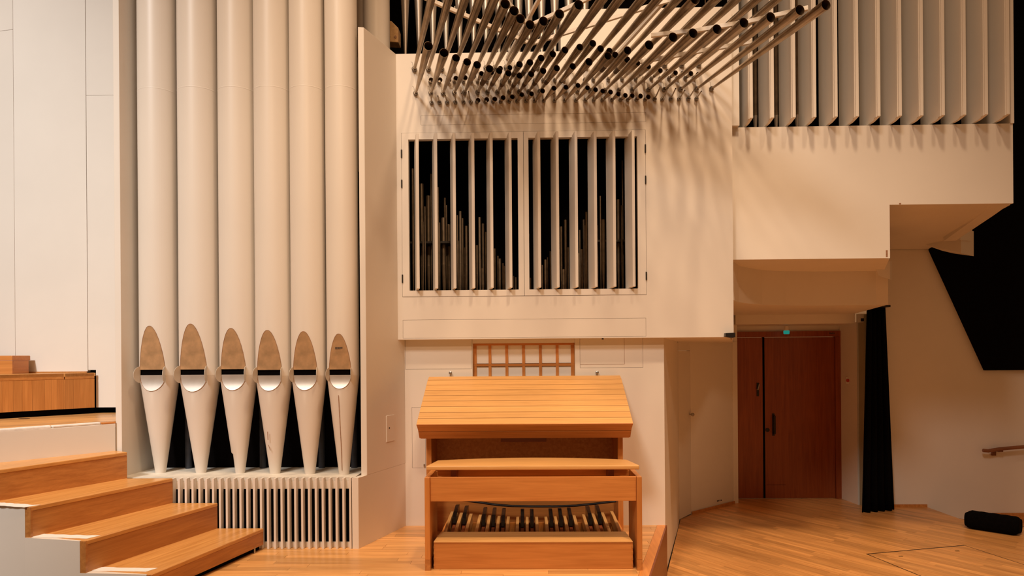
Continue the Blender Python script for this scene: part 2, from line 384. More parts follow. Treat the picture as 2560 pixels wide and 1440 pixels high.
# ---- gallery with the swell box, at the right
GY = 6.05
gw = empty('wall_gallery', (3, 6.8, 2.33), kind='structure')
prism('gallery_front', [(1.80, GY, 2.333), (3.192, GY, 2.333), (3.192, GY, 2.80), (4.26, GY, 2.80), (4.26, GY, 3.497), (1.80, GY, 3.497)], (0, .07, 0), 'white', gw)
plan('gallery_body', [(1.80, GY+.07), (4.26+.02, GY+.07), (4.26+.30*2.6, 8.65), (1.80+.78, 8.65)], 2.80, 3.497, 'white', gw)
plan('gallery_drop', [(1.80, GY+.07), (3.192+.03, GY+.07), (3.70, 7.15), (1.80+.3, 7.15)], 2.333, 2.799, 'white', gw)
beam = [(1.83, 6.125), (1.90, 6.25), (2.0, 6.46), (2.13, 6.62), (2.35, 6.84), (2.62, 6.95), (3.0, 7.0), (3.56, 7.02), (3.645, 6.95), (4.08, 8.62), (2.6, 8.62)]
plan('gallery_beam', beam, 1.99, 2.3325, 'white', gw)
plan('door_lintel', [(2.62, 8.6), (4.1, 8.6), (4.2, 9.2), (2.62, 9.2)], 1.875, 2.4, 'white', gw)
prism('gallery_haunch', [P(2225, 652, 6.86), P(2190, 673, 6.86), P(2197, 690, 6.86), P(2225, 698, 6.86)], (.05, .06, 0), 'white', gw)
prism('gallery_corbel', [P(2313, 612, 8.3), P(2403, 569, 7.75), P(2403, 633, 7.75), P(2356, 627, 8.1)], (.30, .25, 0), 'white', gw)
prism('gallery_corbel', [P(2368, 588, 7.9), P(2403, 570, 7.7), P(2401, 600, 7.7), P(2372, 592, 7.9)], (.25, .2, .02), 'white', gw)
prism('gallery_rib', [(4.24, 6.06, 2.80), (4.82, 7.75, 2.80), (4.82, 7.75, 2.755), (4.40, 6.5, 2.79)], (-.12, .03, 0), 'white', gw)
box('swell_frame', 1.80, 1.875, 6.0, 6.08, 3.497, 5.4, 'white', gw)
box('swell_frame', 4.235, 4.265, 6.04, 6.2, 3.497, 5.4, 'white', gw)
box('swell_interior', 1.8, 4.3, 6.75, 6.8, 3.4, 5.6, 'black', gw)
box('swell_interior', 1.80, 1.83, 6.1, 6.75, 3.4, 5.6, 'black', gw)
box('swell_interior', 4.27, 4.30, 6.2, 6.75, 3.5, 5.6, 'white', gw)
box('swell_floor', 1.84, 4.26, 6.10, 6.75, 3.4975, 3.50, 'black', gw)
q = P(2217, 634, GY); box('paint_chip', q.x-.008, q.x+.008, GY-.0008, GY, q.z-.03, q.z+.03, 'scratch', gw)
q = P(2250, 511, GY); box('paint_chip', q.x-.008, q.x+.010, GY-.0008, GY, q.z, q.z+.012, 'scratch', gw)

# ---- back walls at the right
wb = tag(holed('wall_back', 9.2, 9.26, (2.6, 4.35, ZS, 1.9), [(2.76, 4.20, ZS, 1.80)], 'white'), kind='structure')
wrr = empty('wall_right', (4.8, 8.8, ZS), kind='structure')
seg('reveal', (4.225, 9.2), (4.262, 8.80), -.05, ZS, 1.9, 'white', wrr)
seg('green_panel', (4.266, 8.795), (4.30, 8.70), -.04, ZS, 1.99, 'greygreen', wrr)
box('back_wall', 4.33, 8.0, 8.66, 8.72, ZS-.2, 2.80, 'white', wrr)
tag(box('baseboard_right', 4.42, 5.0, 8.645, 8.66, ZS, ZS+.035, 'riser'), kind='structure')
tag(box('baseboard_right', P(2483, 1285, 8.64).x, 8, 8.645, 8.66, ZS-.2, P(2483, 1283, 8.64).z, 'riser'), kind='structure')
bp = empty('black_panel', (6, 8.62, 1.2), 'large black slanted panel covering the upper right wall', 'panel')  # flat black slab with a slanted left edge
a, b = P(2328, 625, 8.6), P(2466, 926, 8.6)
prism('board', [(a.x, 8.6, a.z), (b.x, 8.6, b.z), (9.0, 8.6, b.z), (9.0, 8.6, 6.5), (a.x, 8.6, 6.5)], (0, .055, 0), 'blackcloth', bp)
tag(box('wall_far', -8, 1.9, 7.2, 7.25, 3.0, 8, 'black'), kind='structure')
tag(box('wall_far', 4.3, 9, 8.75, 8.8, 2.8, 8, 'black'), kind='structure')

# ---- double door
dr = empty('door_1', (3.5, 9.2, ZS), kind='structure')
fx0, fx1 = 2.765, P(2108, 1000, 9.17).x; ft = P(2000, 828, 9.17).z
ix1 = P(2089, 1000, 9.17).x; it = P(2000, 842, 9.17).z
box('frame_head', fx0, fx1, 9.165, 9.25, it, ft, 'mahog', dr)
box('frame_jamb', ix1, fx1, 9.165, 9.25, ZS, it-.001, 'mahog', dr)
xg0, xg1 = P(1906, 1000, 9.2).x, P(1911.5, 1000, 9.2).x
lf1 = box('door_leaf', fx0, xg0, 9.19, 9.23, ZS+.006, it-.004, 'mahog', dr)
lf2 = box('door_leaf', xg1, ix1-.003, 9.19, 9.23, ZS+.006, it-.004, 'mahog', dr)
box('meeting_gap', xg0, xg1, 9.195, 9.22, ZS+.004, it, 'black', dr)
kb = P(1990, 1212, 9.19).z; box('kick_line', xg1+.01, P(1965, 1212, 9.19).x, 9.1885, 9.1902, kb-.003, kb, 'black', lf2)
h1, h2 = P(1935, 1036, 9.16), P(1935, 1088, 9.16)
tube('pull_handle', [(h1.x, 9.19, h1.z-.02), (h1.x, 9.14, h1.z-.02), (h1.x, 9.14, h2.z+.02), (h1.x, 9.19, h2.z+.02)], .014, 'iron', lf2, 10)
box('handle_plate', h1.x-.016, h1.x+.016, 9.183, 9.19, h2.z-.01, h1.z+.01, 'iron', lf2, .003)
c = P(1919, 1075, 9.18); lathe('lock', [(0, .026), (.012, .026), (.016, .018)], (c.x, 9.19, c.z), (0, -1, 0), 'iron', lf2, 16)
c1, c2 = P(1896, 957, 9.16), P(1896, 991, 9.16)
box('lever_plate', c1.x-.016, c1.x+.016, 9.184, 9.19, c2.z, c1.z, 'iron', lf1, .004)
tube('lever', [(c1.x-.01, 9.19, (c1.z+c2.z)/2), (c1.x-.01, 9.15, (c1.z+c2.z)/2), (c1.x+.008, 9.145, c1.z-.02)], .009, 'steel', lf1, 8)
c = P(2080, 833, 9.16)
for i, dx in enumerate((-.03, -.012, .006, .024)): box('sign_stroke', c.x+dx, c.x+dx+.012, 9.1635, 9.1652, c.z-.011, c.z+.010-.006*(i % 2), 'stamp', dr)

# ---- left hand: wall panels, post, choir levels
LY = 6.25
wlft = empty('wall_left', (-4.4, LY, 1.0), kind='structure')
xa, xb, xc = P(36, 500, LY).x, P(217, 500, LY).x, P(237, 980, LY-.02).x
xd = P(291, 500, 6.2).x+.06
box('wall_panel', xa, xb-.003, LY, LY+.04, 1.385, 7.0, 'white', wlft)
zs_ = P(250, 236, LY-.02).z
holes = []
box('strip_panel', xb+.002, xd, LY, LY+.03, zs_+.0015, 7.0, 'white', wlft)
zn = P(230, 925, LY-.02).z
prism('strip_panel', [(xb+.002, LY, zn), (xc, LY, zn), (xc, LY, 1.052), (xd, LY, 1.052), (xd, LY, zs_-.0015), (xb+.002, LY, zs_-.0015)], (0, .03, 0), 'white', wlft)
z75 = P(15, 74, LY).z
seg('wall_panel', (xa-1.2, LY+.22), (xa-.003, LY), .04, 1.3, z75-.002, 'white', wlft)
seg('wall_panel', (xa-1.2, LY+.22), (xa-.003, LY), .04, z75+.002, 7.0, 'white', wlft)
box('wall_backing', -6, -3.3, LY+.1, LY+.14, .5, 7.0, 'black', wlft)
box('wall_skirting', xa, xb-.004, LY-.015, LY, 1.36, 1.388, 'riser', wlft)
# the post left of the tall pipes
pp = empty('wall_post', (-3.25, 5.6, .5), kind='structure')
plan('post', [(-3.291, 5.40), (-3.242, 5.40), (-3.215, 6.0), (-3.291, 6.0)], .2, 6.2, 'white', pp, .002)
# levels of the choir stalls behind the stair
ZK = 1.0
cf = [(-3.295, 5.46), (-3.295, 6.3), (-5.4, 6.3), (-5.4, 4.6), (-4.06, 4.54), (-3.80, 4.84)]
fc = tag(plan('floor', cf, ZK-.05, ZK-.01, 'oaky'), kind='structure')
fdir = math.atan2(6.218-5.698, -3.798+4.466)
planks(fc, [[(-3.295, 5.46), (-3.295, 6.3), (-5.3, 6.3), (-5.3, 4.6), (-4.06, 4.54), (-3.80, 4.84)]], fdir, .08, .8, 1.6, ZK, 'platfl', lambda x, y, a, b: 0)
pr0, pr1 = (-3.759, 4.793), (-3.283, 5.386)
dd = Vector((pr1[0]-pr0[0], pr1[1]-pr0[1])); ext = (pr0[0]-dd.x*.5, pr0[1]-dd.y*.5)
stair = par = empty('stair', (-2.9, 4.9, 0), 'four oak steps with white side wall leading up beside the organ', 'stairs')
seg('parapet', ext, pr1, .05, .3, .985, 'white', par, .004)
mid = (pr0[0]+dd.x*.42, pr0[1]+dd.y*.42); e85 = (pr0[0]+dd.x*.86, pr0[1]+dd.y*.86)
seg('worn_edge', ext, mid, .056, .975, 1.006, 'worn', par, .009)
seg('worn_edge', (mid[0]+.004, mid[1]+.005), e85, .054, .985, 1.003, 'worn', par, .006)
seg('worn_edge', (e85[0]+.002, e85[1]+.002), pr1, .05, .985, .999, 'oaky', par, .003)
s0, s1 = Vector((-4.441, 5.667)), Vector((-3.976, 6.205))
sd = (s1-s0); s00 = s0-sd*1.0
st = empty('choir_riser', (-4.3, 6.0, ZK), 'oak boarded riser of the choir stand with a dark toe gap', 'riser')
zt = 1.375
seg('toe_space', (s00.x-.03, s00.y+.03), (s1.x-.03, s1.y+.03), .04, ZK, 1.055, 'black', st)
zr = zt-.055
tt = [-1.0, -.6, -.3, -.12, .02, .13, .22, .32, .45, .52, .59, .655, .67, .76, 1.0]
for i in range(len(tt)-1):
    a = s0+sd*(tt[i]+.0007); b = s0+sd*(tt[i+1]-.0007); seg('riser_board', a, b, .03, 1.055, zr, 'oakz', st)
for a, b in ((-1.0, .66), (.668, 1.0)): seg('cap_rail', s0+sd*a, s0+sd*b, .04, zr+.001, zt, 'oakx', st, .003)
plan('riser_top', [s00, s1, (s1.x, LY-.03), (s00.x-.3, LY-.03)], zt-.03, zt-.001, 'tread', st)
u1 = P(35, 905, 6.0)
up = empty('choir_riser', (u1.x-.3, 6.0, zt), 'short oak block standing on the choir riser against the white wall', 'riser')
zb0 = P(20, 889, 6.0).z
box('block_face', u1.x-1.0, u1.x, 5.98, 6.0, zt, zb0-.045, 'oakx', up)
box('block_cap', u1.x-1.0, u1.x+.003, 5.975, 6.2, zb0-.044, zb0, 'oakx', up, .006)
box('block_end', u1.x-.02, u1.x-.001, 6.001, 6.18, zt, zb0-.045, 'oaky', up)
box('floor_socket', -4.28, -4.20, 5.66, 5.69, ZK+.0015, ZK+.004, 'iron', fc)

# ================================================================ STAIR
far = [(-2.066, 5.305), (-2.428, 5.305), (-2.782, 5.305), (-3.143, 5.305), (-3.283, 5.386)]
near = [(-2.323, 4.172), (-2.759, 4.201), (-3.167, 4.283), (-3.55, 4.40), (-4.0, 4.49)]
nin = []
for q, r_ in zip(near, far[:4]+[(-3.76, 4.793)]):
    d_ = (Vector(r_)-Vector(q)).normalized(); nin.append(tuple(Vector(q)+d_*.052))
zst = [.166, .366, .561, .768]; prev = .038
for i in range(4):
    a, b = Vector(near[i]), Vector(far[i]); c, e = Vector(far[i+1]), Vector(nin[i+1])
    bk = .03
    tr = plan('tread', [a, b, (c.x-bk, c.y), (e.x-bk, e.y)] if i < 3 else [a, b, far[4], (-3.76, 4.793), (-3.98, 4.51)], zst[i]-.028, zst[i], 'tread', stair, .005)
    n_ = Vector((-(b-a).y, (b-a).x)).normalized()
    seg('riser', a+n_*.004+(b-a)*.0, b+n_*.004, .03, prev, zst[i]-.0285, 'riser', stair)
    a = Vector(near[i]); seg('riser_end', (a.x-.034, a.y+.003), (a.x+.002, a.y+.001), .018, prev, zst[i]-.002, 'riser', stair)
    w0 = Vector((near[i+1][0]-.036, near[i+1][1]+.003)); w1 = Vector((a.x-.036, a.y+.003))
    seg('side_wall', w0-Vector((.0, .0)), w1, .0495, 0, zst[i]-.0005, 'white', stair)
    prev = zst[i]-.0005
plan('dark_gap', [(-2.36, 4.2), (-2.10, 5.30), (-2.35, 5.30), (-2.7, 4.25)], .001, .036, 'black', stair)
tube('levelling_foot', [(-2.098, 5.2, 0), (-2.098, 5.2, .05)], .008, 'steel', stair, 8)
tp = [((222, 1421), (376, 1424), .166, .0), ((92, 1338), (232, 1342), .366, .0), ((-20, 1258), (78, 1265), .561, 0)]
lab = ['bottom', 'second', 'third']
for k, ((x0, y0), (x1, y1), z, _) in enumerate(tp):
    a, b = G(x0, y0, z), G(x1, y1, z); n = 14; V = []; 
    e0 = Vector(near[k+1]); e1 = Vector(near[k])
    dv = Vector((b.x-a.x, b.y-a.y)); pe = Vector((-dv.y, dv.x)).normalized()
    top = []; bot = []
    for i in range(n+1):
        t = i/n; p = Vector((a.x, a.y))+dv*t
        j = .006*random.uniform(-1, 1)
        top.append((p.x+pe.x*(.026+j)+(.03 if i == n else 0)-(.02 if i == 0 else 0), p.y+pe.y*(.026+j)))
        bot.append((p.x-pe.x*(.046+j*.5), p.y-pe.y*(.046+j*.5)))
    tag(plan('edge_tape', bot+top[::-1], z+.0006, z+.0022, 'tape'), 'strip of white paper tape stuck along the end of the %s step' % lab[k], 'tape')

# ================================================================ TALL WHITE PIPES, SHELF, GRILLE
ZSH = .555
sh = empty('pipe_shelf', (-2.2, 5.6, 0), 'dusty white shelf carrying the feet of the tall white pipes', 'shelf')
box('shelf_board', -3.24, wx(5.37)-.052, 5.362, 5.85, ZSH-.03, ZSH, 'ledge', sh)
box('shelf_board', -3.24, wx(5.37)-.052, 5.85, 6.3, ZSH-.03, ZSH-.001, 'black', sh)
gr = empty('vent_grille', (-2.1, 5.34, 0), 'white slatted grille below the shelf of tall pipes', 'grille')
box('grille_rail', -2.86, wx(5.36)-.03, 5.362, 5.39, .463, ZSH-.031, 'white2', gr)
box('grille_rail', -2.86, wx(5.36)-.03, 5.362, 5.39, .0, .040, 'white2', gr)
nb = 27; xb0, xb1 = P(431, 1300, 5.315).x, P(876, 1300, 5.315).x
for i in range(nb):
    x = xb0+(xb1-xb0)*i/(nb-1); box('grille_bar', x-.008, x+.008, 5.313, 5.3615, .001, ZSH-.001-.002*(i % 2), 'white2', gr)
tag(box('grille_void', -2.86, -1.36, 5.45, 5.47, .0, .52, 'black', gr))  # black sheet paints in the shade behind the bars
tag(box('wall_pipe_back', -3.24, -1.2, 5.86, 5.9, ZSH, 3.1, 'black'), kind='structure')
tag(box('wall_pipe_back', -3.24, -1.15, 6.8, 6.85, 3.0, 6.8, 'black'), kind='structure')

tips = [(-3.041, 5.605), (-2.698, 5.597), (-2.365, 5.572), (-2.062, 5.546), (-1.766, 5.52), (-1.48, 5.49)]
rads = [.152, .160, .148, .145, .140, .128]
ltop = [815, 810, 821, 826, 829, 835]
desc = ['tall white organ pipe with copper mouth next to the white post', 'thickest tall white organ pipe with the largest copper mouth leaf', 'tall white organ pipe with a dented crease low on its foot',
        'tall white organ pipe with brown scratches on its foot', 'tall white organ pipe with clean foot, fifth from the white post', 'thinnest tall white organ pipe with dark stamp on its copper leaf']
NS = 64
for i, ((cx, cy), R) in enumerate(zip(tips, rads)):
    zm = P(420, 931, cy-R).z if i < 3 else P(800, 931, cy-R).z      # middle of the mouth slot
    zlo, zhi = zm-.022, zm+.022
    hl_ = P(350+85*i, ltop[i], cy-R*.9).z - zhi
    pe = empty('facade_pipe', (cx, cy, ZSH), desc[i], 'organ pipe', 'tall white pipes of the facade')
    hwm = .68*R; d0 = math.sqrt(R*R-hwm*hwm)
    def dup(z):
        t = min(1, max(0, (z-zhi)/hl_)); return math.sqrt(R*R-hwm*hwm*(1-t**1.4))
    zj = zlo-.004          # body meets foot
    hlow = .128*R/.15
    rt = .040
    def rad(z): return R if z >= zj else rt+(R-rt)*(z-ZSH)/(zj-ZSH)
    def dlo(z):
        t = min(1, max(0, (zlo-z)/hlow)); return math.sqrt(max(1e-6, rad(z)**2-hwm*hwm*(1-t*t)))
    zl = [ZSH, ZSH+.158, ZSH+.172, ZSH+.3, zlo-hlow-.15]+[zlo-hlow*math.cos(math.pi/2*k/12) for k in range(13)]
    V = []; Fs = []
    def ring(zz, lim):
        for k in range(NS):
            t = 2*math.pi*k/NS; r = rad(zz)
            x, y = math.sin(t)*r, -math.cos(t)*r
            if i == 2 and zz < ZSH+.165 and x < 0: x *= .80; y *= .93   # dent
            if lim is not None and y < -lim:
                y = -lim; h = math.sqrt(max(0, r*r-lim*lim)); x = max(-h, min(h, x))
            V.append((cx+x, cy+y, zz))
    for zz in zl: ring(zz, dlo(zz) if zz > zlo-hlow+1e-6 else None)
    nr = len(zl)
    for j in range(nr-1):
        for k in range(NS): Fs.append((j*NS+k, j*NS+(k+1) % NS, (j+1)*NS+(k+1) % NS, (j+1)*NS+k))
    mk('foot', V, Fs, 'pipe', pe, True)
    V = []; Fs = []
    zl2 = [zhi+hl_*math.sin(math.pi/2*k/20) for k in range(21)]+[zhi+hl_+.3, P(600, 232, cy).z, 6.3]
    for zz in zl2: ring(zz, dup(zz) if zz < zhi+hl_-1e-6 else None)
    for j in range(len(zl2)-1):
        for k in range(NS): Fs.append((j*NS+k, j*NS+(k+1) % NS, (j+1)*NS+(k+1) % NS, (j+1)*NS+k))
    mk('body', V, Fs, 'pipe', pe, True)
    # back half of the pipe behind the mouth slot, and the dark windway
    V = []; Fs = []
    a0 = math.asin(hwm/R)
    for zz in (zj-.001, zhi+.001):
        for k in range(41):
            t = a0+(2*math.pi-2*a0)*k/40; V.append((cx+math.sin(t)*R, cy-math.cos(t)*R, zz))
    for k in range(40): Fs.append((k, k+1, 41+k+1, 41+k))
    mk('mouth_wall', V, Fs, 'pipe', pe, True)
    box('mouth_slot', cx-hwm+.004, cx+hwm-.004, cy-d0+.012, cy-d0+.03, zlo-.004, zhi+.004, 'black', pe)
    # copper upper lip leaf
    def strip(pts, nm, mt):
        V = []; Fs = []
        for p in pts:
            V += [(cx-p[0], cy+p[1], p[2]), (cx+p[0], cy+p[1], p[2]), (cx-p[0], cy+p[1]+.0012, p[2]), (cx+p[0], cy+p[1]+.0012, p[2])]
        for k in range(len(pts)-1):
            o_ = 4*k; Fs += [(o_, o_+1, o_+5, o_+4), (o_+2, o_+6, o_+7, o_+3), (o_, o_+4, o_+6, o_+2), (o_+1, o_+3, o_+7, o_+5)]
        Fs += [(0, 2, 3, 1), (4*len(pts)-4, 4*len(pts)-3, 4*len(pts)-1, 4*len(pts)-2)]
        mk(nm, V, Fs, mt, pe, True)
        out = [(cx+p[0], cy+p[1], p[2]) for p in pts]+[(cx-p[0], cy+p[1], p[2]) for p in pts[::-1]]
        tube('lip_edge', out, .0017, 'scratch', pe, 5)
    pts = []
    for k in range(19):
        z = zhi+(hl_-.001)*math.sin(math.pi/2*k/18); pts.append((max(.001, math.sqrt(max(0, R*R-dup(z)**2))), -dup(z)-.0022, z))
    strip(pts, 'upper_lip', 'lip')
    pts = []
    for k in range(15):
        z = zlo-hlow*.998*math.sin(math.pi/2*k/14); pts.append((max(.001, math.sqrt(max(0, rad(z)**2-dlo(z)**2))), -dlo(z)-.0022, z))
    strip(pts, 'lower_lip', 'silver')
    # ears: half discs flaring from the mouth ends
    er = .066*R/.15
    for s in (-1, 1):
        e0 = Vector((cx+s*hwm, cy-d0+.004, zm-.018)); dn = Vector((s*.2, -.98, 0)).normalized()
        arc = [e0+Vector((0, 0, er))*math.cos(t)+dn*er*1.15*math.sin(t) for t in [math.pi*k/16 for k in range(17)]]
        prism('ear', arc, Vector((dn.y, -dn.x, 0))*.002*s, 'ear', pe)
    zz = P(600, 234, cy).z
    V, Fs = lathe_data([(0, R+.0002), (.004, R+.0012), (.008, R+.0002)], (cx, cy, zz), (0, 0, 1), 48, (False, False)); mk('seam', V, Fs, 'pipe', pe, True)
    if i == 5:
        q = P(839, 870, cy-.12)
        for k in range(7):
            w = .0085; z = q.z+.003; dd_ = dup(z)
            box('stamp', cx-.032+k*w, cx-.032+k*w+.0062, cy-dd_-.0030, cy-dd_-.0022, z-.012+.004*(k > 4), z+.011-.004*(k > 4), 'stamp', pe)
        tube('crack', [P(846, 988, cy-R*.92), P(848, 1030, cy-R*.82), P(851, 1080, cy-.082), P(853, 1120, cy-.072), P(855, 1176, cy-.05)], .0022, 'scratch', pe, 5)
    if i == 3:
        tube('scratch', [P(669, 1079, cy-.108), P(670, 1100, cy-.100)], .003, 'scratch', pe, 5)
        tube('scratch', [P(671, 1112, cy-.092), P(676, 1126, cy-.088)], .0022, 'scratch', pe, 5)
# pipes standing further back
cx, cy = P(941, 60, 6.05).x, 6.05
pe = empty('facade_pipe', (cx, cy, 3.05), 'white organ pipe standing behind the top of the wing wall', 'organ pipe')
lathe('body', [(0, .04), (.25, .118), (3.2, .118)], (cx, cy, 3.05), (0, 0, 1), 'pipe', pe, 48)
cx = P(888, 60, 6.36).x
pe = empty('facade_pipe', (cx, 6.36, ZSH+2.6), 'grey pipe mostly hidden behind the thinnest white pipe', 'organ pipe')
lathe('body', [(2.6, .03), (2.8, .09), (5.6, .09)], (cx, 6.36, ZSH), (0, 0, 1), 'pipe', pe, 40)
prism('support_block', [P(970, 104, 6.3), P(996, 106, 6.3), P(996, 70, 6.3), P(978, 52, 6.3), P(970, 52, 6.3)], (0, .12, 0), 'key', ww, .004)
q = P(988.5, 92, 6.298); lathe('knot', [(0, .012), (.002, .012)], q, (0, -1, 0), 'scratch', ww, 10)
prism('support_block', [P(894, 130, 6.2), P(908, 130, 6.2), P(908, 112, 6.2), P(894, 112, 6.2)], (0, .1, 0), 'key', ww)
for j, px in enumerate((462, 648, 796, 878)):
    q = G(px, 1174, ZSH)
    pe = empty('wind_tube', (q.x, 5.82, ZSH), 'dark blue tube behind the white pipes, %s tube from the white post' % ORD[j], 'tube', 'dark tubes behind the tall pipes')
    lathe('tube', [(0, .028), (1.2, .028)], (q.x, 5.815, ZSH), (0, 0, 1), 'indigo', pe, 16)

# ================================================================ LOUVRED DOORS AND PIPES BEHIND
BD = Vector((-.25, .968, 0))       # the way the blades run back
def louvre(x0, x1, fronts, hx, label):
    d_ = empty('louvre_door', ((x0+x1)/2, YC, doorh[2]), label, 'louvre door')
    z0, z1 = doorh[2]+.003, doorh[3]-.003
    inner = (x0+.058 if hx < 0 else x0+.042, x1-.048 if hx < 0 else x1-.070, z0+.053, z1-.055)
    holed('door_frame', YC-.004, YC+.05, (x0, x1, z0, z1), [inner], 'white2', d_)
    for px in fronts:
        f = P(px, 530, YC-.075); w = .0125
        a = Vector((f.x-.012, YC-.075, 0)); n = Vector((BD.y, -BD.x, 0))*w
        b = a+BD*.165
        zt_ = inner[3]+.036; zb_ = inner[2]+.004
        V = []
        for q, zt2, zb2 in ((a-n, zt_-.006, zb_+.006), (a+n, zt_-.006, zb_+.006), (b+n, inner[3]+.0, zb_), (b-n, inner[3]+.0, zb_)):
            V += [(q.x, q.y, zb2), (q.x, q.y, zt2)]
        bevel(mk('blade', V, [(0, 2, 3, 1), (2, 4, 5, 3), (4, 6, 7, 5), (6, 0, 1, 7), (1, 3, 5, 7), (0, 6, 4, 2)], 'white2', d_), .002, 1)
    for zz in hz_:
        h = P(1004 if hx < 0 else 1615.5, zz, YC); xx = x0 if hx < 0 else x1
        lathe('hinge', [(-.035, .006), (.035, .006)], (xx, YC-.009, h.z), (0, 0, 1), 'iron', d_, 10)
    return d_
hz_ = (385, 460, 697)
louvre(doorh[0]+.003, -.0135, (1048, 1094, 1140, 1187, 1233, 1280), -1, 'white louvred door with six thin blades beside the wing wall')
hz_ = (372, 450, 690)
louvre(-.0105, doorh[1]-.003, (1352, 1398, 1445, 1493, 1540, 1588), 1, 'white louvred door whose blades turn their broad sides, hinges on the bare panel side')
inp = [(155, 365, 20), (222, 480, 32), (292, 405, 12), (272, 570, 36), (247, 650, 12), (345, 505, 14), (396, 585, 16), (385, 735, 36), (425, 785, 30), (490, 715, 12), (512, 685, 20), (528, 738, 18),
       (505, 908, 34), (548, 958, 30), (557, 795, 20), (657, 730, 20), (682, 778, 20), (637, 940, 20), (634, 1057, 26), (682, 1112, 22), (703, 840, 12), (770, 965, 16), (808, 1040, 20),
       (794, 1020, 12), (832, 1075, 12), (843, 1095, 10), (912, 1170, 10), (928, 1180, 14), (1038, 1185, 12), (1127, 1088, 12), (1150, 1048, 20), (1166, 1030, 10), (1187, 985, 12), (1268, 800, 20), (1300, 750, 20),
       (1285, 1120, 26), (1320, 955, 14), (1408, 825, 12), (1438, 748, 18), (1457, 690, 18), (1446, 790, 14), (1424, 970, 24), (1402, 1000, 14), (1459, 920, 18), (1562, 570, 12), (1583, 748, 30),
       (1541, 790, 12), (1697, 598, 28), (1727, 305, 12), (232, 765, 14), (356, 770, 12), (408, 640, 12), (665, 1045, 12), (1300, 1100, 16), (1722, 640, 14)]
zb_ = doorh[2]+.02
def gap_of(x): return sum(980+x/3 > v for v in (1042, 1088, 1133, 1179, 1224, 1271, 1310, 1341, 1387, 1434, 1481, 1527, 1575))
for k, (x, y, w) in enumerate(inp):
    Y = 6.30+.10*((k*k+k) % 5); p = P(980+x/3, 300+y/3, Y); r = w/3*Y/FPX/2; hh = p.z-zb_
    gp = gap_of(x); mates = sorted((b_, a_) for a_, b_, _ in inp if gap_of(a_) == gp); rk_ = mates.index((y, x))
    tall = ('' if rk_ == 0 else ORD[rk_]+' ')+'tallest '
    nm = tall+('before the first blade at the wing wall' if gp == 0 else ('on the wing side of the meeting stiles' if gp == 6 else ('beyond the meeting stiles' if gp == 7 else 'after the %s blade from the wing wall' % ORD[gp-1 if gp < 7 else gp-2])))
    pe = empty('flue_pipe', (p.x, Y, zb_), 'grey pipe behind louvred doors, '+nm, 'organ pipe', 'pipes behind the louvred doors')
    fh = min(.32, hh*.45)
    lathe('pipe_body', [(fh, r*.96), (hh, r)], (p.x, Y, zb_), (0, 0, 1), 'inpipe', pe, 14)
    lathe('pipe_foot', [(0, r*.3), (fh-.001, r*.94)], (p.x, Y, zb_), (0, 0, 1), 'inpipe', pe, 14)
box('rack_board', P(1018, 605, 6.3).x, P(1127, 605, 6.3).x, 6.30, 6.62, P(1070, 608, 6.3).z, P(1070, 603, 6.3).z, 'iron', cs)
box('rack_board', P(1490, 602, 6.3).x, P(1570, 602, 6.3).x, 6.30, 6.62, P(1530, 604, 6.3).z, P(1530, 599, 6.3).z, 'iron', cs)
box('wind_chest', XL+.03, 1.2, 6.1, 6.9, 1.72, zb_-.001, 'redwood', cs)

# ================================================================ SWELL SHUTTERS
sw = empty('swell_shutters', (3.05, 6.0, 3.5), 'row of tall white swell shutters standing open above the gallery front', 'shutters')
for px in (1882, 1935, 1989, 2040.6, 2094, 2147, 2201, 2254.5, 2308.5, 2362, 2415.5, 2470, 2524.6):
    f = P(px, 200, 5.90); x = f.x; t = .026
    z0 = 3.515
    prism('shutter', [(x-t, 5.90, z0+.012), (x-t, 6.0, z0-.004), (x-t, 6.22, z0-.004), (x-t, 6.22, 5.3), (x-t, 5.90, 5.3)], (t, 0, 0), 'white2', sw, .002)
    box('edge_strip', x-t-.006, x-t-.0005, 5.915, 5.945, z0+.01, 5.3, 'white2', sw)
for j_, (px, w) in enumerate(((1888, 9), (1940, 7), (1992, 7))):
    p = P(px, 250, 6.5); pe = empty('flue_pipe', (p.x, 6.5, 3.5), 'bright metal pipe glimpsed behind the gap after the %s swell shutter from the organ case' % ORD[j_], 'organ pipe', 'pipes behind the swell shutters')
    lathe('pipe_foot', [(0, .006), (.25, .022)], (p.x, 6.5, 3.502), (0, 0, 1), 'rearpipe', pe, 14)
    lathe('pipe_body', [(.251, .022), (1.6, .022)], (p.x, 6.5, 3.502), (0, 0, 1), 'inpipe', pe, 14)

# ================================================================ HORIZONTAL TRUMPETS
HV = Vector((.257, -.966, 0)).normalized()
zA, zB, zC, zD = 4.0, 3.885, 3.79, 3.706
def horn(bx, z, L, R, label, group, sock=.020, rb=.0085):
    B0 = Vector((bx, YC, z))
    h = empty('trumpet_pipe', B0, label, 'organ pipe', group)
    lathe('socket', [(0, sock*.8), (.006, sock), (.022, sock), (.03, sock*.72)], B0, (HV*.5+Vector((0, -.5, 0))), 'socket', h, 16)
    s0 = .018
    prof = [(s0, rb), (s0+(L-s0)*.5, rb+(R-rb)*.56), (L-.002, R), (L, R-.0004), (L, R-.0016), (L-.002, R-.002), (L-min(.30, L*.6), max(rb*.6, (R-.002)*.72))]
    n = 24; ix = [0]*n*4+[0]*n+[1]*n
    lathe('resonator', prof, B0, HV, ['tin', 'tindark'], h, n, (True, True), ix+[0, 1])
    w0 = B0+Vector((-sock*.3, -.012, sock*.75))
    tube('tuning_wire', [w0, w0+Vector((-.004, -.012, .022)), w0+Vector((-.006, -.016, .034)), w0+Vector((-.020, -.014, .042))], .0014, 'socket', h, 4)
    return h
def from_mouth(px, py, z):
    m = G(px, py, z); t = (YC-m.y)/-HV.y; return (m-HV*t).x, t
